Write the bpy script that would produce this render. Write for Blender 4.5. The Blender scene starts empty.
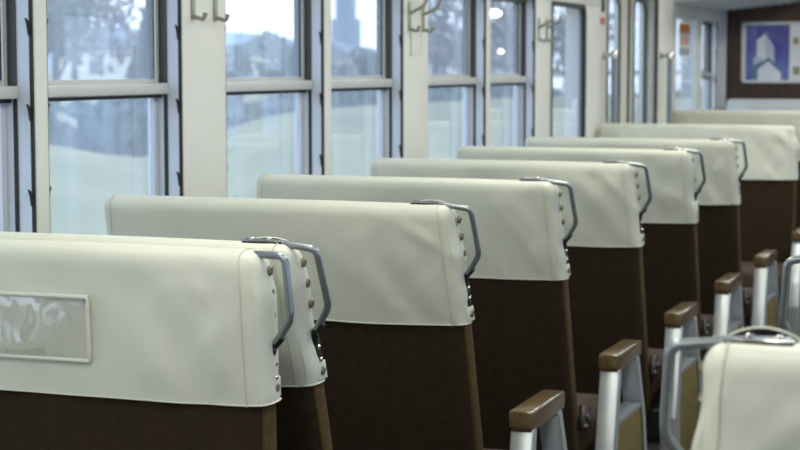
import bpy, bmesh, math, random
from mathutils import Vector, Matrix, noise
random.seed(7)
C = bpy.context.scene.collection
R = math.radians

# ------------------------------------------------------------------ materials
def new_mat(name):
    m = bpy.data.materials.new(name); m.use_nodes = True
    nt = m.node_tree
    return m, nt, nt.nodes['Principled BSDF']

def lin(r, g, b):
    f = lambda c: ((c/255+0.055)/1.055)**2.4 if c > 10 else c/255/12.92
    return (f(r), f(g), f(b), 1)

def mat(name, col, rough=.5, metal=0, var=.08, scale=6, bump=0, bscale=200, spec=.5, stretch=(1, 1, 1), col2=None, coat=0, sheen=0):
    m, nt, p = new_mat(name)
    N, L = nt.nodes, nt.links
    tc = N.new('ShaderNodeTexCoord'); mp = N.new('ShaderNodeMapping'); mp.inputs['Scale'].default_value = stretch
    L.new(tc.outputs['Object'], mp.inputs['Vector'])
    nz = N.new('ShaderNodeTexNoise'); nz.inputs['Scale'].default_value = scale; nz.inputs['Detail'].default_value = 5
    L.new(mp.outputs[0], nz.inputs['Vector'])
    cr = N.new('ShaderNodeValToRGB')
    c2 = col2 or tuple(max(0, c*(1-var*2)) for c in col[:3])+(1,)
    cr.color_ramp.elements[0].position = .35; cr.color_ramp.elements[1].position = .65
    cr.color_ramp.elements[0].color = c2; cr.color_ramp.elements[1].color = col
    L.new(nz.outputs['Fac'], cr.inputs[0]); L.new(cr.outputs[0], p.inputs['Base Color'])
    p.inputs['Roughness'].default_value = rough; p.inputs['Metallic'].default_value = metal
    p.inputs['Specular IOR Level'].default_value = spec
    p.inputs['Coat Weight'].default_value = coat; p.inputs['Coat Roughness'].default_value = .15
    if sheen:
        p.inputs['Sheen Weight'].default_value = sheen; p.inputs['Sheen Roughness'].default_value = .4
        p.inputs['Sheen Tint'].default_value = (col[0]*4, col[1]*4, col[2]*4, 1)
    if bump:
        n2 = N.new('ShaderNodeTexNoise'); n2.inputs['Scale'].default_value = bscale; n2.inputs['Detail'].default_value = 3
        L.new(mp.outputs[0], n2.inputs['Vector'])
        b = N.new('ShaderNodeBump'); b.inputs['Strength'].default_value = bump; b.inputs['Distance'].default_value = .002
        L.new(n2.outputs['Fac'], b.inputs['Height']); L.new(b.outputs[0], p.inputs['Normal'])
    return m

M = {}
M['vinyl'] = mat('cream_vinyl', lin(213, 214, 199), .42, var=.035, scale=5, bump=.12, bscale=260)
M['coolcover'] = mat('cool_lit_cover', lin(196, 200, 204), .6, var=.04)  # cover toned greyer to carry the less warm light at the end wall
M['seam'] = mat('cream_thread', lin(198, 196, 178), .6, var=.05)
M['moquette'] = mat('dark_brown_moquette', lin(54, 44, 32), .95, var=.10, scale=40, bump=.5, bscale=500, spec=.1, sheen=.08)
M['sidebrown'] = mat('light_brown_moquette', lin(82, 65, 41), .9, var=.12, scale=40, bump=.4, bscale=400, spec=.15)  # lighter brown than the back's face, for its side edges
M['cushion'] = mat('cushion_moquette', lin(70, 52, 42), .85, var=.1, scale=40, bump=.4, bscale=400, sheen=.3)
M['steel'] = mat('grey_enamelled_tube', lin(146, 154, 160), .33, .75, var=.08, scale=12)
M['chrome'] = mat('chrome', lin(205, 205, 205), .16, 1, var=.05)
M['black'] = mat('black_steel_and_shade', lin(30, 30, 32), .5, .3, var=.1)
M['pivot'] = mat('worn_grey_steel', lin(88, 86, 84), .35, .9, var=.2, scale=20)
M['alu'] = mat('satin_aluminium', lin(196, 202, 205), .34, .6, var=.05, scale=8, bump=.05, bscale=300)
M['cap'] = mat('brown_armrest_plastic', lin(104, 85, 57), .24, var=.12, scale=9, stretch=(6, 1, 6), coat=.5)
M['panelcloth'] = mat('olive_tan_moquette', lin(126, 109, 66), .9, var=.12, scale=60, bump=.4, bscale=350, spec=.15)
M['snap'] = mat('dull_brass_snap', lin(150, 142, 120), .35, .7, var=.1)
M['base'] = mat('dark_grey_steel', lin(46, 44, 44), .5, .4)
M['paint'] = mat('cream_wall_paint', lin(225, 226, 219), .42, var=.02, scale=3)
M['jamb'] = mat('grey_anodised_aluminium', lin(208, 214, 226), .42, .1, var=.03, scale=4)
M['rail'] = mat('window_rail_aluminium', lin(205, 207, 203), .38, .2, var=.03, scale=4)
M['rubber'] = mat('black_rubber', lin(36, 36, 40), .55, var=.1)
M['bronze'] = mat('dark_channel', lin(74, 72, 72), .4, .4, var=.1, stretch=(1, 1, .3), scale=20)
M['hook'] = mat('grey_cast_hook', lin(172, 172, 158), .4, .5, var=.06)
M['ceil'] = mat('white_ceiling_panel', lin(226, 226, 220), .5, var=.02)
M['floor'] = mat('brown_grey_linoleum', lin(82, 74, 66), .5, var=.1, scale=8)
M['wood'] = mat('dark_wood_laminate', lin(70, 45, 33), .4, col2=lin(45, 28, 21), scale=7, stretch=(9, 9, .7), bump=.05, bscale=40)
M['lowpanel'] = mat('darkened_wall_panel', lin(112, 104, 92), .5, var=.05)  # seen only in the glass, darkened to weaken its reflection there
M['doorpaint'] = mat('off_white_door_paint', lin(214, 212, 198), .4, var=.02)
M['red'] = mat('red_sign', lin(204, 104, 82), .5, var=.05)
M['orange'] = mat('orange_print', lin(222, 130, 62), .5, var=.05)
M['paper'] = mat('white_print', lin(222, 226, 226), .5, var=.04, scale=20)
M['pink'] = mat('pale_red_print', lin(218, 176, 168), .5, var=.1, scale=50)
M['greyprint'] = mat('grey_print', lin(172, 178, 184), .5, var=.2, scale=60, stretch=(1, 1, 3))
M['pblue'] = mat('poster_blue', lin(104, 116, 178), .35, col2=lin(66, 70, 146), scale=6)
M['pviolet'] = mat('poster_violet', lin(84, 84, 150), .35, var=.1)
M['pteal'] = mat('poster_teal', lin(92, 122, 150), .35, var=.1)
M['pwhite'] = mat('poster_white', lin(214, 218, 226), .35, var=.05)
M['pgrey'] = mat('poster_grey', lin(184, 190, 208), .35, var=.05)
M['ptan'] = mat('poster_tan', lin(158, 150, 118), .35, var=.25, scale=60)
M['silver'] = mat('silver_poster_frame', lin(214, 216, 214), .35, .3)
# outside; haze is put into the pale colours of far things
M['grass'] = mat('cut_grass', lin(152, 146, 104), .95, col2=lin(130, 130, 90), scale=1.1, bump=.4, bscale=12, stretch=(1, .5, 1))
M['leaf1'] = mat('grey_green_leaves', lin(120, 126, 122), .8, var=.2, scale=.6)
M['leaf2'] = mat('autumn_mauve_leaves', lin(146, 134, 140), .8, var=.2, scale=.6)
M['leaf3'] = mat('deep_green_leaves', lin(88, 104, 98), .8, var=.2, scale=.6)
M['hedge'] = mat('hedge_leaves', lin(84, 104, 104), .9, var=.25, scale=.5)
M['bark'] = mat('grey_bark', lin(96, 88, 80), .9, var=.2)
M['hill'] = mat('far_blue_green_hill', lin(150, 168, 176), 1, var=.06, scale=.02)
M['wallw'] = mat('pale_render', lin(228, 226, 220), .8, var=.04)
M['wallp'] = mat('pinkish_render', lin(206, 186, 180), .8, var=.05)
M['roofb'] = mat('slate_blue_roof', lin(130, 138, 152), .7)
M['roofr'] = mat('dusty_red_roof', lin(178, 132, 118), .7)
M['dark'] = mat('dark_house_window', lin(92, 100, 112), .2)
M['concrete'] = mat('pale_blue_grey_concrete', lin(136, 150, 172), .8, var=.05)

def clear_mat(name, tint, veil, rough=0.0, f0=.04, veilcol=(.76, .82, .93, 1)):
    m = bpy.data.materials.new(name); m.use_nodes = True
    nt = m.node_tree; N, L = nt.nodes, nt.links
    for n in list(N): N.remove(n)
    out = N.new('ShaderNodeOutputMaterial')
    tr = N.new('ShaderNodeBsdfTransparent'); tr.inputs[0].default_value = tint
    tl = N.new('ShaderNodeBsdfTranslucent'); tl.inputs[0].default_value = veilcol
    m1 = N.new('ShaderNodeMixShader')
    nz = N.new('ShaderNodeTexNoise'); nz.inputs['Scale'].default_value = 5
    tc = N.new('ShaderNodeTexCoord'); mp = N.new('ShaderNodeMapping'); mp.inputs['Scale'].default_value = (3, 3, .5)
    L.new(tc.outputs['Object'], mp.inputs[0]); L.new(mp.outputs[0], nz.inputs['Vector'])
    mr = N.new('ShaderNodeMapRange'); mr.inputs[1].default_value = .3; mr.inputs[2].default_value = .7
    mr.inputs[3].default_value = veil*.75; mr.inputs[4].default_value = veil*1.25
    L.new(nz.outputs['Fac'], mr.inputs[0]); L.new(mr.outputs[0], m1.inputs[0])
    L.new(tr.outputs[0], m1.inputs[1]); L.new(tl.outputs[0], m1.inputs[2])
    gl = N.new('ShaderNodeBsdfGlossy'); gl.inputs['Roughness'].default_value = rough
    lw = N.new('ShaderNodeLayerWeight'); lw.inputs[0].default_value = .5
    pw = N.new('ShaderNodeMath'); pw.operation = 'POWER'; pw.inputs[1].default_value = 5
    ml = N.new('ShaderNodeMath'); ml.operation = 'MULTIPLY_ADD'; ml.inputs[1].default_value = 1-f0; ml.inputs[2].default_value = f0
    L.new(lw.outputs['Facing'], pw.inputs[0]); L.new(pw.outputs[0], ml.inputs[0])
    m2 = N.new('ShaderNodeMixShader'); L.new(ml.outputs[0], m2.inputs[0])
    L.new(m1.outputs[0], m2.inputs[1]); L.new(gl.outputs[0], m2.inputs[2])
    L.new(m2.outputs[0], out.inputs[0])
    return m
M['glass'] = clear_mat('hazed_window_glass', (.94, .965, 1, 1), .18)  # bluish milky veil put into the panes to imitate outdoor haze
M['pocket'] = clear_mat('clear_vinyl_sheet', (1, 1, 1, 1), .03, .08, .12, (.9, .9, .9, 1))

# ------------------------------------------------------------------ mesh helpers
class MB:
    def __init__(s): s.bm = bmesh.new()
    def box(s, a, b, bev=0):
        x0, y0, z0 = [min(p, q) for p, q in zip(a, b)]; x1, y1, z1 = [max(p, q) for p, q in zip(a, b)]
        vs = [s.bm.verts.new(v) for v in ((x0, y0, z0), (x1, y0, z0), (x1, y1, z0), (x0, y1, z0), (x0, y0, z1), (x1, y0, z1), (x1, y1, z1), (x0, y1, z1))]
        fs = [s.bm.faces.new([vs[i] for i in f]) for f in ((0, 3, 2, 1), (4, 5, 6, 7), (0, 1, 5, 4), (1, 2, 6, 5), (2, 3, 7, 6), (3, 0, 4, 7))]
        if bev:
            es = list({e for f in fs for e in f.edges})
            bmesh.ops.bevel(s.bm, geom=es, offset=bev, segments=3, affect='EDGES', profile=.5)
        return s
    def prism(s, pts, d, bev=0):
        """closed outline pts (list of 3D) swept along vector d"""
        d = Vector(d)
        a = [s.bm.verts.new(p) for p in pts]; b = [s.bm.verts.new(Vector(p)+d) for p in pts]
        n = len(pts)
        fs = [s.bm.faces.new(a), s.bm.faces.new(b[::-1])]
        for i in range(n): fs.append(s.bm.faces.new((a[i], b[i], b[(i+1) % n], a[(i+1) % n])))
        if bev:
            es = list({e for f in fs for e in f.edges})
            bmesh.ops.bevel(s.bm, geom=es, offset=bev, segments=2, affect='EDGES', profile=.5)
        return s
    def tube(s, path, r, n=10, closed=False):
        path = [Vector(p) for p in path]; rings = []
        prev = None
        for i, p in enumerate(path):
            a = path[max(i-1, 0)]; b = path[min(i+1, len(path)-1)]
            t = (b-a).normalized()
            if prev is None:
                u = t.orthogonal().normalized()
            else:
                u = (prev-t*prev.dot(t)).normalized()
            prev = u; v = t.cross(u)
            rr = r[i] if isinstance(r, (list, tuple)) else r
            rings.append([s.bm.verts.new(p+(u*math.cos(2*math.pi*k/n)+v*math.sin(2*math.pi*k/n))*rr) for k in range(n)])
        for q, w in zip(rings, rings[1:]):
            for k in range(n): s.bm.faces.new((q[k], q[(k+1) % n], w[(k+1) % n], w[k]))
        s.bm.faces.new(rings[0][::-1]); s.bm.faces.new(rings[-1])
        return s
    def disc(s, c, axis, r, h, n=14, dome=0):
        c = Vector(c); ax = Vector(axis).normalized()
        s.tube([c, c+ax*h*.7, c+ax*h], [r, r, r*(.75 if not dome else .5)], n)
        return s
    def grid(s, f, nu, nv):
        vs = [[s.bm.verts.new(f(i/nu, j/nv)) for j in range(nv+1)] for i in range(nu+1)]
        for i in range(nu):
            for j in range(nv):
                s.bm.faces.new((vs[i][j], vs[i+1][j], vs[i+1][j+1], vs[i][j+1]))
        return s
    def xf(s, fn):
        for v in s.bm.verts: v.co = fn(v.co)
        return s
    def build(s, name, m, parent=None, smooth=True, angle=40):
        bmesh.ops.recalc_face_normals(s.bm, faces=s.bm.faces)
        me = bpy.data.meshes.new(name); s.bm.to_mesh(me); s.bm.free()
        me.materials.append(m)
        if smooth:
            for p in me.polygons: p.use_smooth = True
            try: me.set_sharp_from_angle(angle=R(angle))
            except Exception: pass
        o = bpy.data.objects.new(name, me); C.objects.link(o)
        if parent: o.parent = parent
        return o

def tag(o, label=None, cat=None, group=None, kind=None):
    if label: o['label'] = label
    if cat: o['category'] = cat
    if group: o['group'] = group
    if kind: o['kind'] = kind
    return o
def empty(name, loc, rz=0):
    o = bpy.data.objects.new(name, None); C.objects.link(o); o.location = loc; o.rotation_euler = (0, 0, rz)
    o.empty_display_size = .1
    return o
def arc_path(pts, rad, seg=6):
    """polyline with rounded corners"""
    pts = [Vector(p) for p in pts]; out = [pts[0]]
    for i in range(1, len(pts)-1):
        p, a, b = pts[i], pts[i-1], pts[i+1]
        r = min(rad, (a-p).length*.49, (b-p).length*.49)
        s, e = p+(a-p).normalized()*r, p+(b-p).normalized()*r
        for k in range(seg+1):
            t = k/seg
            out.append(s*(1-t)**2+p*2*t*(1-t)+e*t*t)
    out.append(pts[-1]); return out

# ------------------------------------------------------------------ the seats
# A seat's own frame: x along its width (+x the aisle end), the occupant looks towards +y, z up, floor at 0.
def make_seat(name, loc, rz, lean, width, crest=1.148, hem=.879, mirror=1, seed=0, pocket=None, armrest=True, handle=True, wrinkle=1.0, facing=1, slot=1.0, arm_dy=0.0, fabric='vinyl'):
    """mirror=-1 puts the aisle end at -x."""
    root = empty(name, loc, rz)
    w2, t2, z0, z1 = width/2, .036, .30, crest
    tn = math.tan(lean)
    def L(p):                                  # taper + lean of the whole back
        x, y, z = p
        k = max(0, (z-hem))/(crest-hem)
        x *= 1-.018*k-.006*k*k
        y *= 1+.10*math.sin(min(1, k)*math.pi)
        return Vector((x*mirror, y-tn*(z-.5), z))
    def rb(x, y, z, off, rx=.028, ry=.038):
        """rounded box: rounding radius r with the side corners softer"""
        hx, hy, r = w2+off, t2+off, ry
        r = min(r, hy-.0005)
        zc = z1+off
        ix, iy, iz = max(-hx+r, min(hx-r, x)), max(-hy+r, min(hy-r, y)), min(z, zc-r)
        d = Vector((x-ix, y-iy, z-iz))
        if d.length > 1e-9:
            # rounded by a superellipse-like norm for a fuller corner
            q = (abs(d.x)**2.6+abs(d.y)**2.6+abs(d.z)**2.6)**(1/2.6)
            d = d/q*r
        return Vector((ix, iy, iz))+d
    def wr(p, amp):
        x, y, z = p
        e = max(0, (x/w2-.35)/.65)                      # more creased towards the aisle end
        n1 = noise.noise(Vector((x*4+seed*3.1, z*5-x*2, seed*1.7+y*3)))
        n2 = noise.noise(Vector(((x+z*.7)*11+seed, (z-x*.6)*4, seed*2.3)))
        n3 = noise.noise(Vector(((x-z*.9)*17+seed*5, (z*.9+x)*5, seed*.7)))
        rg = lambda n: (1-abs(n)*2)**3 if abs(n) < .5 else 0        # narrow folds
        f1 = rg(noise.noise(Vector(((x+z*.9)*7+seed*2, (z-x*.7)*2.2, seed*1.1))))
        side = 1 if abs(x) > w2-.004 else .55
        top = max(0, min(1, (z1-z)/.06))
        el = max(0, (-x/w2-.6)/.4)
        amp = amp*(.3 if abs(x) > w2-.012 else .3+.7*min(1, (w2-.012-abs(x))/.05))
        d = amp*(.007*n1*top+(.004+.016*e)*n2*top*side*1.4+(.0015+.010*e)*n3*top*side+.016*(.2+e**1.2+.6*el)*f1*top*side-.002*e)
        return d if d > -.002 else -.002-.0032*(1-math.exp((d+.002)/.0032))
    def shell(off, zlo, nx, ny, nz, amp):
        mb = MB()
        hx, hy, zc = w2+off, t2+off, z1+off
        cache = {}
        def V(i, j, k):
            key = (i, j, k)
            if key not in cache:
                # cluster samples toward edges
                g = lambda t: .5-.5*math.cos(math.pi*t)*(.35+.65*abs(math.cos(math.pi*t))**.2)
                x = -hx+2*hx*g(i/nx); y = -hy+2*hy*(j/ny)
                kk = k/nz; z = zlo+(zc-zlo)*(1-(1-kk)**1.6)
                p = rb(x, y, z, off)
                c = Vector((max(-hx+.05, min(hx-.05, p.x)), 0, min(p.z, zc-.05)))
                nrm = (p-c); nrm.normalize()
                if amp:
                    p = p+nrm*wr(p, amp)
                    if k == 0: p.z += .003*noise.noise(Vector((x*7+seed, y*9, 3)))+.006*max(0, x/hx-.8)*5*.6
                cache[key] = mb.bm.verts.new(L(p))
            return cache[key]
        F = lambda *v: mb.bm.faces.new([V(*q) for q in v])
        for k in range(nz):
            for i in range(nx):
                for j in (0, ny): F((i, j, k), (i+1, j, k), (i+1, j, k+1), (i, j, k+1))
            for j in range(ny):
                for i in (0, nx): F((i, j, k), (i, j+1, k), (i, j+1, k+1), (i, j, k+1))
        for i in range(nx):
            for j in range(ny): F((i, j, nz), (i+1, j, nz), (i+1, j+1, nz), (i, j+1, nz))
        # close the bottom (inner lip of the sleeve, or underside of the pad)
        for i in range(nx):
            for j in range(ny): F((i, j, 0), (i, j+1, 0), (i+1, j+1, 0), (i+1, j, 0))
        return mb
    back = shell(0, z0, 24, 6, 14, 0).build('backrest', M['moquette'], root, angle=70)
    for sgn in (1, -1):
        mb = MB()
        mb.box((sgn*(w2-.012), -t2*.55, z0+.02), (sgn*(w2+.003), t2*.72, hem+.006), .003)
        mb.bm.verts.ensure_lookup_table()
        mb.xf(L).build('side_band', M['sidebrown'], back)
    cover = shell(.007, hem, 64, 8, 28, wrinkle).build('head_cover', M[fabric], root, angle=75)
    # stitched seams down both edges of the front and the rear face, over the crest
    def surf(x, y, z, off=.0085): return L(rb(x, y, z, off))
    for sgn in (1, -1):
        xs = sgn*(w2-.021)
        for q in ((xs, 0),):
            pts = []
            hy, zc = t2+.0078, z1+.0078
            for k in range(15): pts.append((q[0], -hy, hem+(zc-hem)*k/14))
            for k in range(1, 7): pts.append((q[0], -hy+2*hy*k/6, zc))
            for k in range(1, 15): pts.append((q[0], hy, zc-(zc-hem)*k/14))
            path = []
            for p in pts:
                b = rb(p[0], p[1], p[2], .0078)
                c = Vector((max(-w2+.05, min(w2-.05, b.x)), 0, min(b.z, zc-.05))); nrm = (b-c).normalized()
                path.append(L(b+nrm*wr(b, wrinkle)))
            MB().tube(path, .0010, 6).build('seam', M['seam'], cover)
    # hem piping
    ring = []
    hx, hy = w2+.008, t2+.008
    P4 = [(-hx, -hy), (hx, -hy), (hx, hy), (-hx, hy), (-hx, -hy)]
    for (ax, ay), (bx, by) in zip(P4, P4[1:]):
        n = 26 if abs(ax-bx) > .01 else 6
        for k in range(n):
            t = k/n; p = rb(ax+(bx-ax)*t, ay+(by-ay)*t, hem, .008)
            p.z += .003*noise.noise(Vector((p.x*7+seed, p.y*9, 3)))+.006*max(0, p.x/hx-.8)*5*.6+.001
            c = Vector((max(-hx+.05, min(hx-.05, p.x)), 0, p.z)); nrm = (p-c).normalized()
            ring.append(L(p+nrm*wr(p, wrinkle)))
    ring.append(ring[0])
    MB().tube(ring, .0015, 6).build('hem_piping', M['vinyl'], cover)
    # snap buttons on the aisle end
    if handle:
        for dz in (.03, .068, .106, crest-hem-.026):
            p = L((w2+.0075, .012, crest-dz)); 
            mb = MB().disc((0, 0, 0), (mirror, 0, 0), .0085, .006)
            mb.xf(lambda v: v+p).build('snap_button', M['snap'], cover)
        mb = MB().box((w2-.004, -.010, hem+.009), (w2+.0088, .033, hem+.043), .001)
        mb.xf(L).build('snap_tab', M['vinyl'], cover)
        # black slab painted as the shade in the sleeve's side slot, at the bracket
        mb = MB().box((w2-.004, .002, hem+.040), (w2+.0085, .026, crest-.165), .003)
        mb.xf(L).build('side_slot_shade', M['black'], cover)
        # crest slot, its shade put in as black pieces, with the handle's chrome foot
        if slot:
            mb = MB()
            xa, xb = w2-.098, w2-.012
            n = 14; yl = .024
            lip = [(xa+(xb-xa)*k/n, yl, crest+.003+slot*.009*max(0, math.sin(math.pi*k/n))**.7) for k in range(n+1)]
            MB().tube([L(p) for p in lip], .0022, 6).build('slot_lip', M[fabric], cover)
            mb.prism([L(p) for p in lip]+[L((xb, yl, crest-.012)), L((xa, yl, crest-.012))], (0, -.0025, 0))
            mb.build('slot_flap_shade', M['black'], cover)
            mb = MB().box((xa+.004, -.014, crest-.012), (xb-.004, yl-.001, crest+.0078), .002)
            mb.xf(L).build('crest_slot_shade', M['black'], cover)
        h = [(w2-(.09 if slot else .02), -.002, crest+(.007 if slot else -.002)), (w2-(.02 if slot else .0), -.002, crest+(.005 if slot else -.002)), (w2+.046, -.002, crest-.003), (w2+.050, -.002, crest-.108), (w2+.012, .004, crest-.158), (w2+.000, .006, crest-.185)]
        hb = MB().tube(arc_path([L(p) for p in h], .014, 8), .0066, 12).build('grab_handle', M['steel'], root)
        if slot:
            mb = MB().box((w2-.094, -.010, crest+.006), (w2-.026, .006, crest+.0098), .0015)
            pl = mb.xf(L).build('mounting_plate', M['chrome'], hb)
            for dx in (.078, .044):
                p = L((w2-dx, -.001, crest+.0105)); MB().disc((0, 0, 0), (0, 0, 1), .0055, .004).xf(lambda v: v+p).build('screw', M['chrome'], hb)
        low = MB().tube([L(p) for p in ((w2+.030, .0025, crest-.140), (w2+.012, .004, crest-.158), (w2+.001, .006, crest-.186), (w2+.004, .008, crest-.222))], [.0068, .0072, .0072, .006], 10).build('handle_clamp', M['black'], hb)
        for dz in (.188, .212):
            p = L((w2+.009, .012, crest-dz)); MB().disc((0, 0, 0), (mirror, 0, 0), .0042, .004, 8).xf(lambda v: v+p).build('screw', M['chrome'], hb)
    if pocket:
        xa, xb, za, zb = pocket
        def face(x, z, o):
            b = rb(x*mirror, -t2-.007, z, .007); nrm = Vector((0, -1, 0))
            return L(b+nrm*(o+wr(b, wrinkle)*-0+.001))
        rim = [(xa, za), (xb, za), (xb, zb), (xa, zb), (xa, za)]
        path = []
        for (ax, az), (bx, bz) in zip(rim, rim[1:]):
            for k in range(12): path.append(face(ax+(bx-ax)*k/12, az+(bz-az)*k/12, .0025))
        path.append(path[0])
        pk = MB().tube(path, .0042, 8).build('clear_pocket', M['vinyl'], cover)
        def sheet(u, v, o=0):
            x, z = xa+(xb-xa)*u, za+(zb-za)*v
            e = min(u, 1-u, .12)/.12*min(v, 1-v, .2)/.2
            a = noise.noise(Vector((x*16, z*14, 1.3)))+.5*noise.noise(Vector(((x+z)*26, (z-x)*14, 4)))
            return face(x, z, .0035+e*(.004+.006*a)+o)
        mb = MB().grid(lambda u, v: sheet(u, v), 44, 18)
        mb.grid(lambda u, v: sheet(u, v, -.0008), 44, 18)
        mb.build('vinyl_sheet', M['pocket'], pk, angle=80)
    # pivot, cushion, pedestal
    for sgn in (1, -1):
        p = L((sgn*(w2-.02), 0, .52)); 
        mb = MB()
        mb.prism([(sgn*(w2+.004), .035, .505), (sgn*(w2+.004), .085, .495), (sgn*(w2+.004), .12, .45), (sgn*(w2+.004), .10, .425), (sgn*(w2+.004), .02, .44)], (sgn*.020, 0, 0), .004)
        mb.disc((sgn*(w2+.02), .055, .468), (sgn, 0, 0), .013, .012)
        mb.disc((sgn*(w2+.02), .030, .447), (sgn, 0, 0), .008, .012)
        mb.xf(lambda v: Vector((v.x*mirror, v.y, v.z))).build('pivot_bracket', M['pivot'], root)
    cu = MB().box((-w2-.005, facing*.075, .33), (w2+.005, facing*.52, .455), .03).build('seat_cushion', M['cushion'], root)
    fr = MB().box((-w2+.02, facing*-.04, .26), (w2-.02, facing*.48, .335), .008)
    fr.box((-w2+.16, facing*.08, .0), (-w2+.24, facing*.38, .27), .006).box((w2-.24, facing*.08, 0), (w2-.16, facing*.38, .27), .006)
    fr.build('pedestal', M['base'], root)
    if armrest:
        x0, x1 = w2+.042, w2+.098
        fx = lambda v: Vector((v.x*mirror, v.y, v.z))
        ya, yb = .10+arm_dy-.016, .402+arm_dy-.016
        if True:
            # trapezoid ring of aluminium: front leg, rear leg, rail, bottom rail
            mb = MB()
            za, zr, zbm = .597, .452, .10
            mb.prism([(x0, ya+.012, za), (x0, ya+.052, za), (x0, ya-.005, .33), (x0, ya+.005, zbm), (x0, ya-.035, zbm), (x0, ya-.062, .30)], (x1-x0, 0, 0), .006)
            mb.prism([(x0, yb-.062, za), (x0, yb-.018, za), (x0, yb+.080, .40), (x0, yb+.105, .28), (x0, yb+.085, zbm), (x0, yb+.045, zbm), (x0, yb+.070, .28), (x0, yb+.040, .40)], (x1-x0, 0, 0), .006)
            ef = mb.xf(fx).build('end_frame', M['alu'], root)
            mb = MB().prism([(x0+.002, ya+.004, zr), (x0+.002, yb+.03, zr), (x0+.002, yb+.03, zr-.018), (x0+.002, ya+.004, zr-.018)], (x1-x0-.004, 0, 0), .003)
            mb.xf(fx).build('cross_rail', M['alu'], ef)
            mb = MB().prism([(x0+.006, ya+.0, zr-.012), (x0+.006, yb+.028, zr-.012), (x0+.006, yb+.05, .40), (x0+.006, yb+.08, .28), (x0+.006, yb+.06, zbm+.005), (x0+.006, ya-.02, zbm+.005), (x0+.006, ya-.03, .14), (x0+.006, ya-.035, .33)], (x1-x0-.010, 0, 0), .004)
            mb.xf(fx).build('end_panel', M['panelcloth'], ef)
            mb = MB().box((x0-.002, ya, .599), (x1+.002, yb, .643), .006)
            mb.box((x0+.004, ya+.008, .591), (x1-.004, yb-.008, .601))
            mb.xf(fx).build('armrest_cap', M['cap'], ef)
            mb = MB().box((x1-.004, ya+.012, .6405), (x1-.0005, yb-.012, .6438), .0008)  # chrome strip stands in for the highlight on the cap's edge
            mb.xf(fx).build('cap_highlight', M['chrome'], ef)
            for yy in (ya+.0, yb-.03):
                mb = MB().box((w2-.03, yy, .28), (x0+.005, yy+.03, .31))
                mb.xf(fx).build('side_bracket', M['base'], ef)
    return root

XL = (-2.085-1.225)/2-.014
ROW = 'cream-covered double seats in the long row by the windows'
T17 = R(17)
def left_seat(Yh, lean, label, rz=0, seed=0, width=.878, xc=XL-.009, off=.091, **k):
    mir = 1 if rz == 0 else -1
    o = make_seat('train_seat', (xc, Yh+off, 0), rz, lean, width, mirror=mir, seed=seed, **k)
    tag(o, label, 'seat', ROW)
    return o
# nearest seat stands nearly upright and looks the other way, back to back with the next one
left_seat(2.738, R(1.5), 'cream-covered brown double seat with a clear vinyl pocket on its cover', seed=1, off=0, pocket=(-.36, .128, .956, 1.066), armrest=False, facing=-1, crest=1.148, hem=.893, xc=XL+.002, slot=0, wrinkle=.9)
left_seat(3.00, R(18), 'cream-covered brown double seat squeezed close behind the one with the clear pocket', seed=2, crest=1.144, hem=.885)
left_seat(3.875, T17, 'cream-covered brown double seat second beyond the one with the clear pocket', seed=3, hem=.873)
left_seat(4.742, T17, 'cream-covered brown double seat third beyond the one with the clear pocket', seed=4, arm_dy=.03)
left_seat(5.687, T17, 'cream-covered brown double seat fourth beyond the one with the clear pocket', seed=5, xc=XL-.019, width=.898)
left_seat(6.624, T17, 'cream-covered brown double seat fifth beyond the one with the clear pocket', seed=6, xc=XL-.021, width=.903)
left_seat(7.576, T17, 'cream-covered brown double seat sixth beyond the one with the clear pocket, before the gap', seed=7, xc=XL-.023, width=.908)
left_seat(9.30, R(3), 'wide cream-covered double seat with creased flat cover, facing the gap before the doors', rz=math.pi, seed=8, width=1.045, xc=-1.765, off=.06, handle=False, hem=.874, wrinkle=1.8)
left_seat(11.30, R(8), 'cream-covered double seat just beyond the pair of doors', seed=9, width=1.05, xc=-1.755, handle=False, off=.075, crest=1.176)
left_seat(12.98, R(4), 'grey-white covered seat set against the dark wood wall under the poster', rz=math.pi, seed=10, width=1.0, xc=-1.74, handle=False, off=.06, crest=1.215, fabric='coolcover', wrinkle=1.8)
# across the aisle
def right_seat(Yh, label, seed):
    o = make_seat('train_seat', (.07, Yh, 0), 0, R(10), .86, mirror=-1, seed=seed, slot=1.7, crest=1.152)
    tag(o, label, 'seat', 'cream-covered double seats across the aisle'); return o
right_seat(2.085, 'cream-covered seat across the aisle, its crest slot and bent handle close to the camera', 21)
right_seat(3.02, 'seat across the aisle showing only its bent grey handle at the picture edge', 22)

# ------------------------------------------------------------------ carriage shell
W, WR, YB, YE, ZC = -2.30, .70, -3.2, 13.24, 2.28
SILL, HEAD = .85, 1.775
def struct(o): return tag(o, kind='structure')
struct(MB().box((W-.12, YB-.1, -.06), (WR+.12, YE+.1, 0)).build('floor', M['floor'], smooth=False))
def ceil_f(u, v):
    x = W+(WR-W)*u; a = (u-.5)*2
    return Vector((x, YB+(YE-YB)*v, ZC-.22*abs(a)**3.2))
mb = MB().grid(ceil_f, 24, 4).grid(lambda u, v: ceil_f(u, v)+Vector((0, 0, .04)), 24, 4)
struct(mb.build('ceiling', M['ceil']))
struct(MB().box((W-.12, YE, 0), (WR+.12, YE+.08, ZC+.05)).build('wall_end', M['wood'], smooth=False))
struct(MB().box((W-.12, YB-.08, 0), (WR+.12, YB, ZC+.05)).build('wall_rear', M['wood'], smooth=False))

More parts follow.
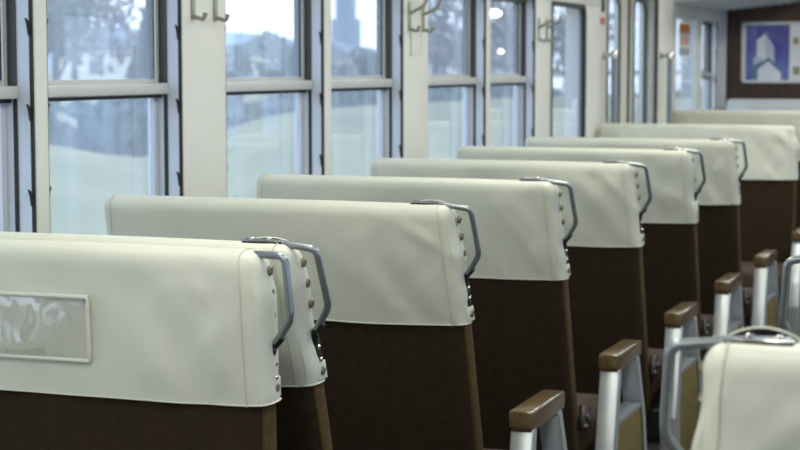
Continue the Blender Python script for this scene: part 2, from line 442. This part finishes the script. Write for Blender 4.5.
nwin = [0]; ntrim = [0]
def window(face, s, y0, y1, transom=True, clips=True):
    """opening y0..y1 in the side wall; face = inner wall face, s = outward sign"""
    nwin[0] += 1
    X = lambda d: face+s*d
    root = empty('window_%d' % nwin[0], (face, (y0+y1)/2, SILL)); root['kind'] = 'structure'
    base = Vector(root.location)
    def B(mb, name, m, parent=root, smooth=True):
        mb.xf(lambda v: v-base); return B2(mb, name, m, parent, smooth)
    def B2(mb, name, m, parent, smooth): return mb.build(name, m, parent, smooth)
    mb = MB()
    for ye, q in ((y0, 1), (y1, -1)):
        mb.box((X(.012), ye, SILL), (X(.046), ye+q*.008, HEAD))
    B(mb, 'jamb', M['jamb'])
    mb = MB()
    for ye, q in ((y0, 1), (y1, -1)):
        mb.box((X(.046), ye, 1.40), (X(.078), ye+q*.012, HEAD)).box((X(.074), ye, 1.40), (X(.10), ye+q*.03, HEAD))
    mb.box((X(.046), y0, HEAD-.02), (X(.10), y1, HEAD))
    B(mb, 'sash_channel', M['bronze'])
    mb = MB()
    for ye, q in ((y0, 1), (y1, -1)): mb.box((X(.046), ye, SILL), (X(.056), ye+q*.012, 1.40))
    B(mb, 'channel_seal', M['rubber'])
    mb = MB()
    for ye, q in ((y0, 1), (y1, -1)): mb.box((X(.056), ye, SILL), (X(.10), ye+q*.010, 1.40))
    B(mb, 'lower_channel', M['jamb'])
    if clips:
        mb = MB()
        for ye, q in ((y1, -1), (y0, 1)):
            mb.box((X(.004), ye-q*.001, SILL), (X(.012), ye+q*.006, HEAD))
            for z in (1.745, 1.55, 1.345, 1.14, .93):
                mb.prism([(X(.008), ye, z-.018), (X(.008), ye+q*.012, z+.016), (X(.008), ye+q*.022, z+.024), (X(.008), ye+q*.014, z+.008), (X(.008), ye+q*.008, z-.018)], (s*.006, 0, 0))
        B(mb, 'blind_guide', M['rubber'])
    mb = MB().box((X(.0), y0, SILL-.025), (X(.11), y1, SILL), .004)
    B(mb, 'sill', M['rail'])
    gu = .080 if transom else .03
    if transom:
        zt = 1.412
        mb = MB().box((X(.040), y0+.004, zt-.031), (X(.072), y1-.004, zt), .004)
        r = B(mb, 'meeting_rail', M['rail'])
        mb = MB().box((X(.060), y0+.012, zt-.041), (X(.088), y1-.012, zt-.029))
        B(mb, 'rail_seal', M['rubber'])
        mb = MB()
        for ye, q in ((y0, 1), (y1, -1)): mb.box((X(.070), ye+q*.012, zt), (X(.090), ye+q*.030, HEAD-.02))
        mb.box((X(.072), y0+.012, zt), (X(.088), y1-.012, zt+.012))
        B(mb, 'upper_sash', M['rail'])
        B(MB().box((X(.078), y0+.030, zt+.010), (X(.082), y1-.030, HEAD-.02)), 'upper_pane', M['glass'], smooth=False)
        mb = MB()
        for ye, q in ((y0, 1), (y1, -1)): mb.box((X(.076), ye+q*.012, SILL), (X(.094), ye+q*.034, zt-.04))
        B(mb, 'lower_sash', M['jamb'])
        B(MB().box((X(.084), y0+.034, SILL), (X(.088), y1-.034, zt-.036)), 'lower_pane', M['glass'], smooth=False)
    return root
def pillar(face, s, y0, y1, z0=SILL-.02, z1=HEAD, bev=.006, d=.11):
    ntrim[0] += 1
    o = MB().box((face, y0, z0), (face+s*d, y1, z1), bev).build('trim_%d' % ntrim[0], M['paint'])
    return struct(o)
def side_wall(face, s, ny, name):
    struct(MB().box((face, YB, 0), (face+s*.12, YE, SILL-.02)).build(name+'_lower', M['lowpanel'], smooth=False))
    return struct(MB().box((face, YB, HEAD), (face+s*.12, YE, 2.15)).build(name, M['paint'], smooth=False))
# left wall, with a gap for the doors
DY0, DY1 = 9.60, 11.22
mb = MB()
for a, b in ((YB, DY0), (DY1, YE)): mb.box((W, a, 0), (W-.12, b, SILL-.02)).box((W, a, HEAD), (W-.12, b, 2.2))
mb.box((W, DY0, 1.93), (W-.12, DY1, 2.2))
struct(mb.build('wall_left', M['paint'], smooth=False))
U = 1.825
for k in range(-4, 3):
    p = 4.54+U*k
    if p < YB: continue
    pillar(W, -1, p, p+.28)
    if p+.28 < 8.3:
        window(W, -1, p+.28, p+1.045)
        pillar(W, -1, p+1.045, p+1.045+.058, bev=.004)
        window(W, -1, p+1.103, p+U)
pillar(W, -1, 9.14, DY0)
# window beside the door: one fixed pane in a rounded dark rubber frame, set nearly flush
def fixed_window(y0, y1, z0, z1, m_frame, rad=.06, d=.0, fr=.022):
    nwin[0] += 1
    root = empty('window_%d' % nwin[0], (W, (y0+y1)/2, z0)); root['kind'] = 'structure'; base = Vector(root.location)
    def rr(a0, a1, b0, b1, r, n=6):
        out = []
        for cx, cz, st in ((a1-r, b0+r, -90), (a1-r, b1-r, 0), (a0+r, b1-r, 90), (a0+r, b0+r, 180)):
            for k in range(n+1): a = R(st+90*k/n); out.append((cx+r*math.cos(a), cz+r*math.sin(a)))
        return out
    o, i = rr(y0, y1, z0, z1, rad), rr(y0+fr, y1-fr, z0+fr, z1-fr, max(.01, rad-fr))
    mb = MB(); n = len(o)
    for (xa, xb) in ((W+.004-d, W-.03-d),):
        v = [[mb.bm.verts.new((x, a, z)) for a, z in ring] for x, ring in ((xa, o), (xa, i), (xb, i), (xb, o))]
        for q in range(4):
            for k in range(n):
                mb.bm.faces.new((v[q][k], v[q][(k+1) % n], v[(q+1) % 4][(k+1) % n], v[(q+1) % 4][k]))
    mb.xf(lambda v: v-base).build('frame', m_frame, root)
    mb = MB().prism([(W-.015-d, a, z) for a, z in i], (-.004, 0, 0)); mb.xf(lambda v: v-base).build('pane', M['glass'], root, smooth=False)
    return root
fixed_window(8.46, 9.145, .84, 1.775, M['rubber'])
# right wall (only seen in the glass)
side_wall(WR, 1, 0, 'wall_right')
for k in range(-4, 5):
    p = 4.52+U*k
    if p < YB or p > 12: continue
    pillar(WR, 1, p, p+.28)
    if p+.28+.755 < YE: window(WR, 1, p+.28, p+.28+.755, clips=False)
    if p+U < YE:
        pillar(WR, 1, p+1.035, p+1.09); window(WR, 1, p+1.09, p+U, clips=False)

# the pair of doors
def door_leaf(n, y0, y1, wy0, wy1):
    root = empty('door_%d' % n, (W-.08, (y0+y1)/2, 0)); root['kind'] = 'structure'; base = Vector(root.location)
    xa, xb = W-.075, W-.105
    zb, zt, zd, r = .85, 1.85, 1.93, .07
    # leaf with a tall round-cornered opening
    arc = []
    for cx, cz, st in ((wy1-r, zb+r, -90), (wy1-r, zt-r, 0), (wy0+r, zt-r, 90), (wy0+r, zb+r, 180)):
        for k in range(7): a = R(st+90*k/6); arc.append((cx+r*math.cos(a), cz+r*math.sin(a)))
    mb = MB()
    outer = []
    for a, z in arc:
        outer.append((y0 if a < (wy0+wy1)/2 else y1, 0 if z < zb+r+.001 and False else z))
    # four slabs round the opening plus corner fillets
    mb.box((xa, y0, 0), (xb, y1, zb)).box((xa, y0, zt), (xb, y1, zd)).box((xa, y0, zb), (xb, wy0, zt)).box((xa, wy1, zb), (xb, y1, zt))
    for cy, cz, sy, sz in ((wy1, zb, -1, 1), (wy1, zt, -1, -1), (wy0, zt, 1, -1), (wy0, zb, 1, 1)):
        pts = [(xa, cy, cz)]
        for k in range(7):
            a = R(90*k/6); pts.append((xa, cy+sy*(r-r*math.sin(a)), cz+sz*(r-r*math.cos(a))))
        mb.prism(pts, (xb-xa, 0, 0))
    mb.xf(lambda v: v-base).build('leaf', M['doorpaint'], root, smooth=False)
    mb = MB(); ring = [(xa+.002, a, z) for a, z in arc]; ring.append(ring[0])
    mb.tube(ring, .008, 6).xf(lambda v: v-base).build('gasket', M['bronze'], root)
    MB().box((xa-.012, wy0-.01, zb-.01), (xa-.016, wy1+.01, zt+.01)).xf(lambda v: v-base).build('pane', M['glass'], root, smooth=False)
    return root
door_leaf(1, 9.72, 10.462, 9.93, 10.23)
door_leaf(2, 10.478, 11.22, 10.60, 10.91)
ntrim[0] += 1
struct(MB().box((W-.068, 10.452, 0), (W-.10, 10.488, 1.93)).build('trim_%d' % ntrim[0], M['rubber']))
ntrim[0] += 1
struct(MB().box((W-.07, 11.16, 0), (W-.11, 11.21, 1.93)).build('trim_%d' % ntrim[0], M['bronze']))
pillar(W, -1, 10.90+.32, 11.47, d=.12)
pillar(W, 1, 10.69, 11.10, z0=0, z1=1.90, d=.06)          # wind screen post beyond the doors
ntrim[0] += 1
struct(MB().box((W+.042, 10.66, 0), (W+.058, 10.69, 1.90)).build('trim_%d' % ntrim[0], M['bronze']))
# fixed frosted pane with notice, then a sliding window
fixed_window(11.47, 12.26, .84, 1.80, M['rail'], rad=.02)
pillar(W, -1, 12.26, 12.42)
window(W, -1, 12.42, 13.06)
pillar(W, -1, 13.06, YE)
# end corner post
ntrim[0] += 1
struct(MB().box((W, YE-.04, 0), (W+.03, YE, 1.87), .004).build('trim_%d' % ntrim[0], M['jamb']))

# handrails beside the doors
def rail(y, label, x=W):
    root = empty('hand_rail', (x, y, .9))
    MB().tube([(.06, 0, 0), (.06, 0, .62)], .016, 12).build('pole', M['steel'], root)
    for z, in ((.0,), (.62,)):
        b = MB().tube([(.0, 0, z), (.06, 0, z)], .011, 10).disc((0, 0, z), (1, 0, 0), .026, .008).build('wall_mount', M['chrome'], root)
        MB().disc((.06, 0, z-.018), (0, 0, 1), .021, .036).build('pole_cap', M['chrome'], root)
    tag(root, label, 'hand rail', 'hand rails beside the doors')
rail(9.54, 'steel hand rail standing before the two door leaves, near the red tag')
rail(10.74, 'steel hand rail beyond the two door leaves, beside the pane with the orange notice', W+.06)

# coat hooks
def hook(y, z, label, tall=False):
    root = empty('coat_hook', (W, y, z))
    st = MB().box((0, -.010, -.055), (.006, .010, .095 if tall else .055), .002).build('back_strip', M['hook'], root)
    a = arc_path([(.004, 0, .012), (.062, .0, .040), (.070, .0, .066)], .012)
    MB().tube(a, [.006]*(len(a)-1)+[.008], 8).build('upper_prong', M['hook'], root)
    a = arc_path([(.004, 0, -.045), (.036, 0, -.056), (.042, 0, -.036)], .01)
    MB().tube(a, [.006]*(len(a)-1)+[.0075], 8).build('lower_prong', M['hook'], root)
    tag(root, label, 'coat hook', 'coat hooks on the window pillars')
hook(4.60, 1.645, 'grey coat hook on the nearest wide pillar, on the side of the big window')
hook(4.745, 1.645, 'grey coat hook on the nearest wide pillar, beside the next window')
hook(6.415, 1.645, 'double-pronged coat hook on the thin edge of the outlined plate on the second wide pillar')
hook(6.575, 1.645, 'double-pronged coat hook at the far edge of the outlined plate, beside the glass')
hook(8.23, 1.63, 'coat hook on the narrow third pillar, nearer the sliding window')
hook(8.37, 1.63, 'coat hook on the third pillar next to the dark rubber-framed window')
mb = MB()
for a, b in (((6.435, 1.50), (6.555, 1.506)), ((6.435, 1.70), (6.555, 1.706)), ((6.435, 1.50), (6.441, 1.706)), ((6.549, 1.50), (6.555, 1.706))):
    mb.box((W, a[0], a[1]), (W+.004, b[0], b[1]))
mb.box((W, 6.435, 1.50), (W+.0015, 6.555, 1.706))
tag(mb.build('hook_plate', M['paint']), 'thin cream plate with raised rim behind the coat hooks on the second wide pillar', 'plate')
# sign by the door
root = empty('emergency_sign', (W, 9.50, 1.68))
MB().box((0, -.04, .004), (.004, .055, .038), .001).build('red_plate', M['red'], root)
tag(root, 'small red sign high on the pillar before the doors', 'sign')
MB().box((0, -.012, .07), (.012, .012, .24), .003).build('dark_bar', M['black'], root)
# notice stuck on the pane
root = empty('notice_sticker', (W-.0145, 11.87, 1.52))
MB().box((0, -.19, 0), (.001, .19, .22)).build('paper_sheet', M['paper'], root, smooth=False)
MB().box((.001, -.18, .155), (.0016, .18, .215)).build('orange_header', M['orange'], root, smooth=False)
MB().box((.001, -.15, .075), (.0016, .15, .135)).build('red_print', M['pink'], root, smooth=False)
MB().box((.001, -.17, .01), (.0016, .17, .060)).build('grey_print', M['greyprint'], root, smooth=False)
tag(root, 'paper notice with orange heading stuck on the pane beyond the doors', 'notice')

# luggage rack above the far windows
root = empty('luggage_rack', (W, 11.42, 1.86))
mb = MB().prism([(0, 0, 0), (.55, 0, .058), (.55, 0, .083), (0, 0, .025)], (0, YE-11.42-.002, 0), .004)
mb.build('shelf_panel', M['ceil'], root)
mb = MB().tube([(.56, 0, .075), (.56, YE-11.42-.002, .075)], .016, 10); mb.build('front_rail', M['alu'], root)
mb = MB()
for k in range(8): mb.box((.02+.065*k, .01, -.004+.0068*k), (.028+.065*k, YE-11.43, .003+.0068*k))
mb.build('rib_strip', M['jamb'], root)
tag(root, 'white luggage rack on the wall beyond the doors, just under the ceiling', 'luggage rack')

# framed poster on the end wall (the print is generic: a gabled white house with a tower shape)
PX0, PX1, PZ0, PZ1, PY = -2.158, -1.45, 1.335, 1.778, YE
root = empty('framed_poster', (PX0, PY, PZ0))
w, h = PX1-PX0, PZ1-PZ0
mb = MB()
for a, b in (((0, 0), (w, .02)), ((0, h-.02), (w, h)), ((0, 0), (.02, h)), ((w-.02, 0), (w, h))):
    mb.box((a[0], -.022, a[1]), (b[0], 0, b[1]), .003)
fo = mb.build('frame', M['silver'], root)
MB().box((.01, -.008, .01), (w-.01, -.002, h-.01)).build('print_sheet', M['pwhite'], root, smooth=False)
pw_, y_ = .345, -.009
MB().box((.03, y_, .022), (pw_, -.0075, h-.022)).build('blue_picture', M['pblue'], root, smooth=False)
def poly(name, pts, m, k):
    # pts in picture coordinates: pixels of a 350 x 450 enlargement, (78..304, 75..350)
    f = lambda x, y: (.03+(x-78)/226*(pw_-.03), y_-.0006*k, .022+(350-y)/275*(h-.044))
    MB().prism([f(x, y) for x, y in pts], (0, .0005, 0)).build(name, m, root, smooth=False)
poly('dark_sky_patch', [(130, 75), (304, 75), (304, 190), (240, 120), (180, 100), (134, 180)], M['pviolet'], 1)
poly('teal_wing', [(112, 240), (190, 235), (265, 300), (270, 350), (112, 350)], M['pteal'], 1.6)
poly('tower', [(135, 150), (178, 118), (222, 178), (228, 262), (135, 250)], M['pwhite'], 2.4)
poly('tower_side', [(178, 118), (222, 178), (228, 262), (180, 245)], M['pgrey'], 3)
poly('low_roof', [(118, 240), (165, 228), (172, 250), (120, 276)], M['pgrey'], 3.4)
poly('roof_edge', [(142, 276), (196, 236), (262, 300), (262, 316), (196, 256), (142, 296)], M['pteal'], 4)
poly('house_front', [(142, 296), (196, 256), (262, 316), (262, 350), (142, 350)], M['pwhite'], 3.7)
for a, b in (((.36, .28), (.40, .33)), ((.36, .06), (.41, .12)), ((.45, .06), (.52, .14)), ((.45, .25), (.56, .33))):
    MB().box((a[0]+.01, -.0095, a[1]), (b[0]+.01, -.008, b[1])).build('small_picture', M['ptan'], root, smooth=False)
tag(root, 'silver-framed poster of a white gabled tower against blue, on the dark wood wall', 'poster')

# ------------------------------------------------------------------ outside
def hgt(x, y):
    d = -x
    base = -1.15+1.15*min(1, max(0, (d-14)/60))
    if d < 0: return -1.15
    # mowed bank: long crest about 12 m out with a saddle
    q = y-1.88*(d-13.2)-25.0                      # a shallow dip that crosses the bank on the slant
    crest = .62-.60*math.exp(-(q/(3.4 if q < 0 else 3.2))**2)+.05*math.sin((y-20)/9)
    up = min(1, max(0, (d-3.5)/8.5)); up = up*up*(3-2*up)
    dn = min(1, max(0, (d-13)/6)); dn = dn*dn*(3-2*dn)
    b = (crest+1.15)*up*(1-dn)-1.15
    return max(b, base)+.03*noise.noise(Vector((x*.3, y*.3, 0)))
mb = MB()
mb.grid(lambda u, v: (lambda x, y: Vector((x, y, hgt(x, y))))(-3.0-57*u**1.6, -12+140*v), 60, 120)
struct(mb.build('ground', M['grass']))
struct(MB().grid(lambda u, v: Vector((-60-260*u, -40+700*v, .0-.2*u)), 4, 4).build('field', M['grass']))
struct(MB().grid(lambda u, v: Vector((2+120*u, -60+200*v, -1.2)), 4, 4).build('yard', M['concrete']))
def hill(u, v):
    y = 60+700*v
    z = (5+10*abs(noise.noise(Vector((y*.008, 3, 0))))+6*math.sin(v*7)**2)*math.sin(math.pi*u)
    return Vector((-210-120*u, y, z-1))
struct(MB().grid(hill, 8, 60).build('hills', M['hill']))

def leaf_cloud(mb, c, rad, n, size, shape='round'):
    c = Vector(c)
    for _ in range(n):
        while True:
            p = Vector((random.uniform(-1, 1), random.uniform(-1, 1), random.uniform(-1, 1)))
            if p.length <= 1 and p.length > .25: break
        if shape == 'cone':
            t = random.random()**1.5
            a = random.random()*6.283; q = (1-t)*random.uniform(.4, 1)
            p = Vector((math.cos(a)*q, math.sin(a)*q, t*2-1))
        p = Vector((p.x*rad[0], p.y*rad[1], p.z*rad[2]))+c
        s = size*random.uniform(.6, 1.4)
        u = Vector((random.gauss(0, 1), random.gauss(0, 1), random.gauss(0, 1))).normalized(); v = u.orthogonal().normalized()
        vs = [mb.bm.verts.new(p+q) for q in (u*s, v*s*.6, -u*s, -v*s*.6)]
        mb.bm.faces.new(vs)
def tree(x, y, H, rad, m, label, n=1100, shape='round', size=.17, z0=None, cat='tree'):
    zg = hgt(x, y) if z0 is None else z0
    root = empty('tree', (x, y, zg-.05))
    tr = MB().tube([(0, 0, 0), (.05, .03, H*.35), (.0, 0, H*.8)], [.13, .10, .04], 8)
    for k in range(5):
        a = k*1.3; tr.tube([(.03, 0, H*(.3+.08*k)), (math.cos(a)*rad*.6, math.sin(a)*rad*.6, H*(.55+.08*k))], [.05, .015], 6)
    tr.build('trunk', M['bark'], root)
    mb = MB()
    if shape == 'cone': leaf_cloud(mb, (0, 0, H*.55), (rad, rad, H*.45), n, size, 'cone')
    else:
        for k in range(9):
            a = k*2.4; rr = rad*random.uniform(.2, .65)
            leaf_cloud(mb, (math.cos(a)*rr, math.sin(a)*rr, H*random.uniform(.34, .88)), (rad*.5, rad*.5, H*.16), n//9, size)
    mb.build('crown', m, root, smooth=False)
    tag(root, label, cat, 'trees beyond the grass bank')
tree(-29.5, 50.5, 8.0, 2.7, M['leaf2'], 'tall loose mauve tree filling the near half of the first full upper pane')
tree(-25, 41.8, 6.5, 1.7, M['leaf1'], 'grey-green tree right beside the narrow post at the near edge of the first full window')
tree(-28.5, 53.6, 4.2, 1.2, M['leaf3'], 'dark conical tree beside the dark channel of the first full window', shape='cone', n=900)
tree(-25, 38.0, 6.5, 1.8, M['leaf1'], 'grey-green tree seen through the window before the first post')
tree(-30, 68, 4.0, 1.25, M['leaf3'], 'lone dark green tree in the upper pane past the nearest wide pillar', n=1000)
tree(-31, 65.2, 3.2, 1.2, M['leaf1'], 'small tree at the near side of the pane past the nearest wide pillar', n=600)
tree(-33, 82, 2.6, 1.9, M['leaf1'], 'low tree under the distant tower', n=700)
tree(-30, 79, 3.2, 1.2, M['leaf3'], 'small dark tree just right of the distant tower', n=600)
tree(-31, 92, 7.5, 3.2, M['leaf2'], 'large mauve tree in the window beyond the outlined hook plate', n=1300, size=.2)
tree(-36, 102, 6.0, 2.4, M['leaf1'], 'grey-green tree behind the second wide pillar', n=1000, size=.2)
tree(-29, 97, 7.0, 3.0, M['leaf2'], 'reddish-grey tree in the last sliding window before the doors', n=1100, size=.2)
tree(-29, 110, 6.5, 3.0, M['leaf1'], 'grey-green tree seen through the rubber-framed window', n=900, size=.22)
# hedges behind the bank
def hedge(x, ya, yb, zt, label, m):
    mb = MB(); n = int((yb-ya)*150)
    for _ in range(n):
        y = random.uniform(ya, yb); top = zt+.25*noise.noise(Vector((y*.6, x, 0)))
        z = random.uniform(-1.0, top); p = Vector((x+random.uniform(-.9, .9), y, z)); s = random.uniform(.14, .3)
        u = Vector((random.gauss(0, 1), random.gauss(0, 1), random.gauss(0, 1))).normalized(); v = u.orthogonal().normalized()
        mb.bm.faces.new([mb.bm.verts.new(p+q) for q in (u*s, v*s*.7, -u*s, -v*s*.7)])
    tag(mb.build('hedge', m, smooth=False), label, 'hedge', 'hedges behind the grass bank')
hedge(-18.5, 20, 37.5, .62, 'dense grey-green hedge behind the dip in the grass bank', M['hedge'])
hedge(-20.5, 36, 48, .45, 'lower hedge behind the bank past the nearest wide pillar', M['leaf1'])
hedge(-21.5, 48.6, 78, .55, 'long hedge behind the far part of the grass bank', M['hedge'])

root = empty('mark_board', (-16.2, 27.5, hgt(-16.2, 27.5)), R(30))  # board added to give the small white mark in the window pane
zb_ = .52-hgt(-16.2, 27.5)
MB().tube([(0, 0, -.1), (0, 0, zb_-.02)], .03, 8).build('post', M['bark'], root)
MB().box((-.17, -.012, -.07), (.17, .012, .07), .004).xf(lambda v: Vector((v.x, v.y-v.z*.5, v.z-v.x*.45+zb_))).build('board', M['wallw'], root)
tag(root, 'small white tilted board before the hedge, added for a pale mark in the pane', 'sign')

def house(x, y, wx, wy, H, mw, mr, label, z0=0):
    root = empty('house', (x, y, z0-.1), R(12))
    MB().box((-wx/2, -wy/2, 0), (wx/2, wy/2, H)).build('wall', mw, root, smooth=False)
    MB().prism([(-wx/2-.3, -wy/2-.4, H), (wx/2+.3, -wy/2-.4, H), (0, -wy/2-.4, H+wx*.28)], (0, wy+.8, 0)).build('roof', mr, root, smooth=False)
    n = max(2, int(wy/2.4))
    for k in range(n):
        yy = -wy/2+wy*(k+.5)/n
        MB().box((wx/2-.02, yy-.5, H*.45), (wx/2+.04, yy+.5, H*.8)).build('window', M['dark'], root, smooth=False)
    MB().box((-.5, -wy/2-.04, H*.4), (.5, -wy/2+.02, H*.75)).build('window', M['dark'], root, smooth=False)
    tag(root, label, 'house', 'houses beyond the trees')
house(-62, 112, 6, 9, 2.6, M['wallw'], M['roofb'], 'white house between the trees of the first full window')
house(-70, 131.6, 7, 8, 2.4, M['wallp'], M['roofr'], 'pinkish house beside the conical tree')
house(-74, 166, 7, 12, 2.6, M['wallw'], M['roofb'], 'long white house behind the lone dark green tree')
house(-72, 178, 6, 9, 2.4, M['wallp'], M['roofb'], 'pinkish house below the distant tower')
house(-66, 196, 7, 14, 2.8, M['wallw'], M['roofr'], 'white red-roofed house behind the large mauve tree')
house(-64, 214, 7, 14, 3.0, M['wallw'], M['roofb'], 'white house far along the track beyond the last sliding window')
root = empty('tower', (-94, 236, -1))
MB().box((-1.6, -1.6, 0), (1.6, 1.6, 9)).build('lower_block', M['concrete'], root, smooth=False)
MB().box((-1.1, -1.1, 9), (1.1, 1.1, 26)).build('shaft', M['concrete'], root, smooth=False)
MB().box((-.7, -.7, 26), (.7, .7, 30)).build('top_cap', M['concrete'], root, smooth=False)
tag(root, 'slender blue-grey tower standing far off above the low trees', 'tower')

# ------------------------------------------------------------------ light
wd = bpy.data.worlds.new('overcast'); bpy.context.scene.world = wd; wd.use_nodes = True
nt = wd.node_tree; bg = nt.nodes['Background']
tc = nt.nodes.new('ShaderNodeTexCoord'); sx = nt.nodes.new('ShaderNodeSeparateXYZ'); cr = nt.nodes.new('ShaderNodeValToRGB')
nt.links.new(tc.outputs['Generated'], sx.inputs[0]); nt.links.new(sx.outputs['Z'], cr.inputs[0]); nt.links.new(cr.outputs[0], bg.inputs[0])
e = cr.color_ramp.elements
e[0].position = .0; e[0].color = (.775, .88, 1.0, 1); e[1].position = .6; e[1].color = (.60, .76, 1.0, 1)
bg.inputs[1].default_value = 2.55

def area(loc, rot, sx_, sy_, power, col, shape='RECTANGLE'):
    l = bpy.data.lights.new('lamp', 'AREA'); l.shape = shape; l.size = sx_; l.size_y = sy_; l.energy = power; l.color = col
    o = bpy.data.objects.new('lamp', l); C.objects.link(o); o.location = loc; o.rotation_euler = rot
    return o
LAMP = (1.0, .99, .88)
for y in (-2.4, -.6, 1.2, 3.0, 4.8, 6.6, 8.4, 10.2, 12.0):
    for x in (-1.25, -.35):
        area((x, y, 2.16), (0, 0, 0), .12, 1.2, 12.2 if x < -1 else 9.0, LAMP)
area((-.70, YE-.03, 1.86), (R(-90), 0, 0), 0.15, .06, .45, (1, .97, .9), 'ELLIPSE')
area((-.77, YE-.03, 1.57), (R(-90), 0, 0), .05, .035, .05, (1, .97, .9), 'ELLIPSE')

# ------------------------------------------------------------------ camera
cd = bpy.data.cameras.new('camera'); cam = bpy.data.objects.new('camera', cd); C.objects.link(cam)
cam.location = (0, 0, 1.46)
cam.rotation_euler = (R(90-5.07), 0, R(20))
cd.sensor_width = 22.3; cd.lens = 50; cd.clip_start = .05; cd.clip_end = 2000
cd.dof.use_dof = True; cd.dof.focus_distance = 3.4; cd.dof.aperture_fstop = 4.5
sc = bpy.context.scene; sc.camera = cam
sc.view_settings.view_transform = 'Standard'; sc.view_settings.look = 'None'; sc.view_settings.gamma = 1
sc.view_settings.exposure = 0.0
sc.view_settings.use_curve_mapping = False
cy = sc.cycles
cy.use_denoising = True
cy.max_bounces = 10; cy.diffuse_bounces = 4; cy.glossy_bounces = 5; cy.transparent_max_bounces = 32
cy.sample_clamp_indirect = 4
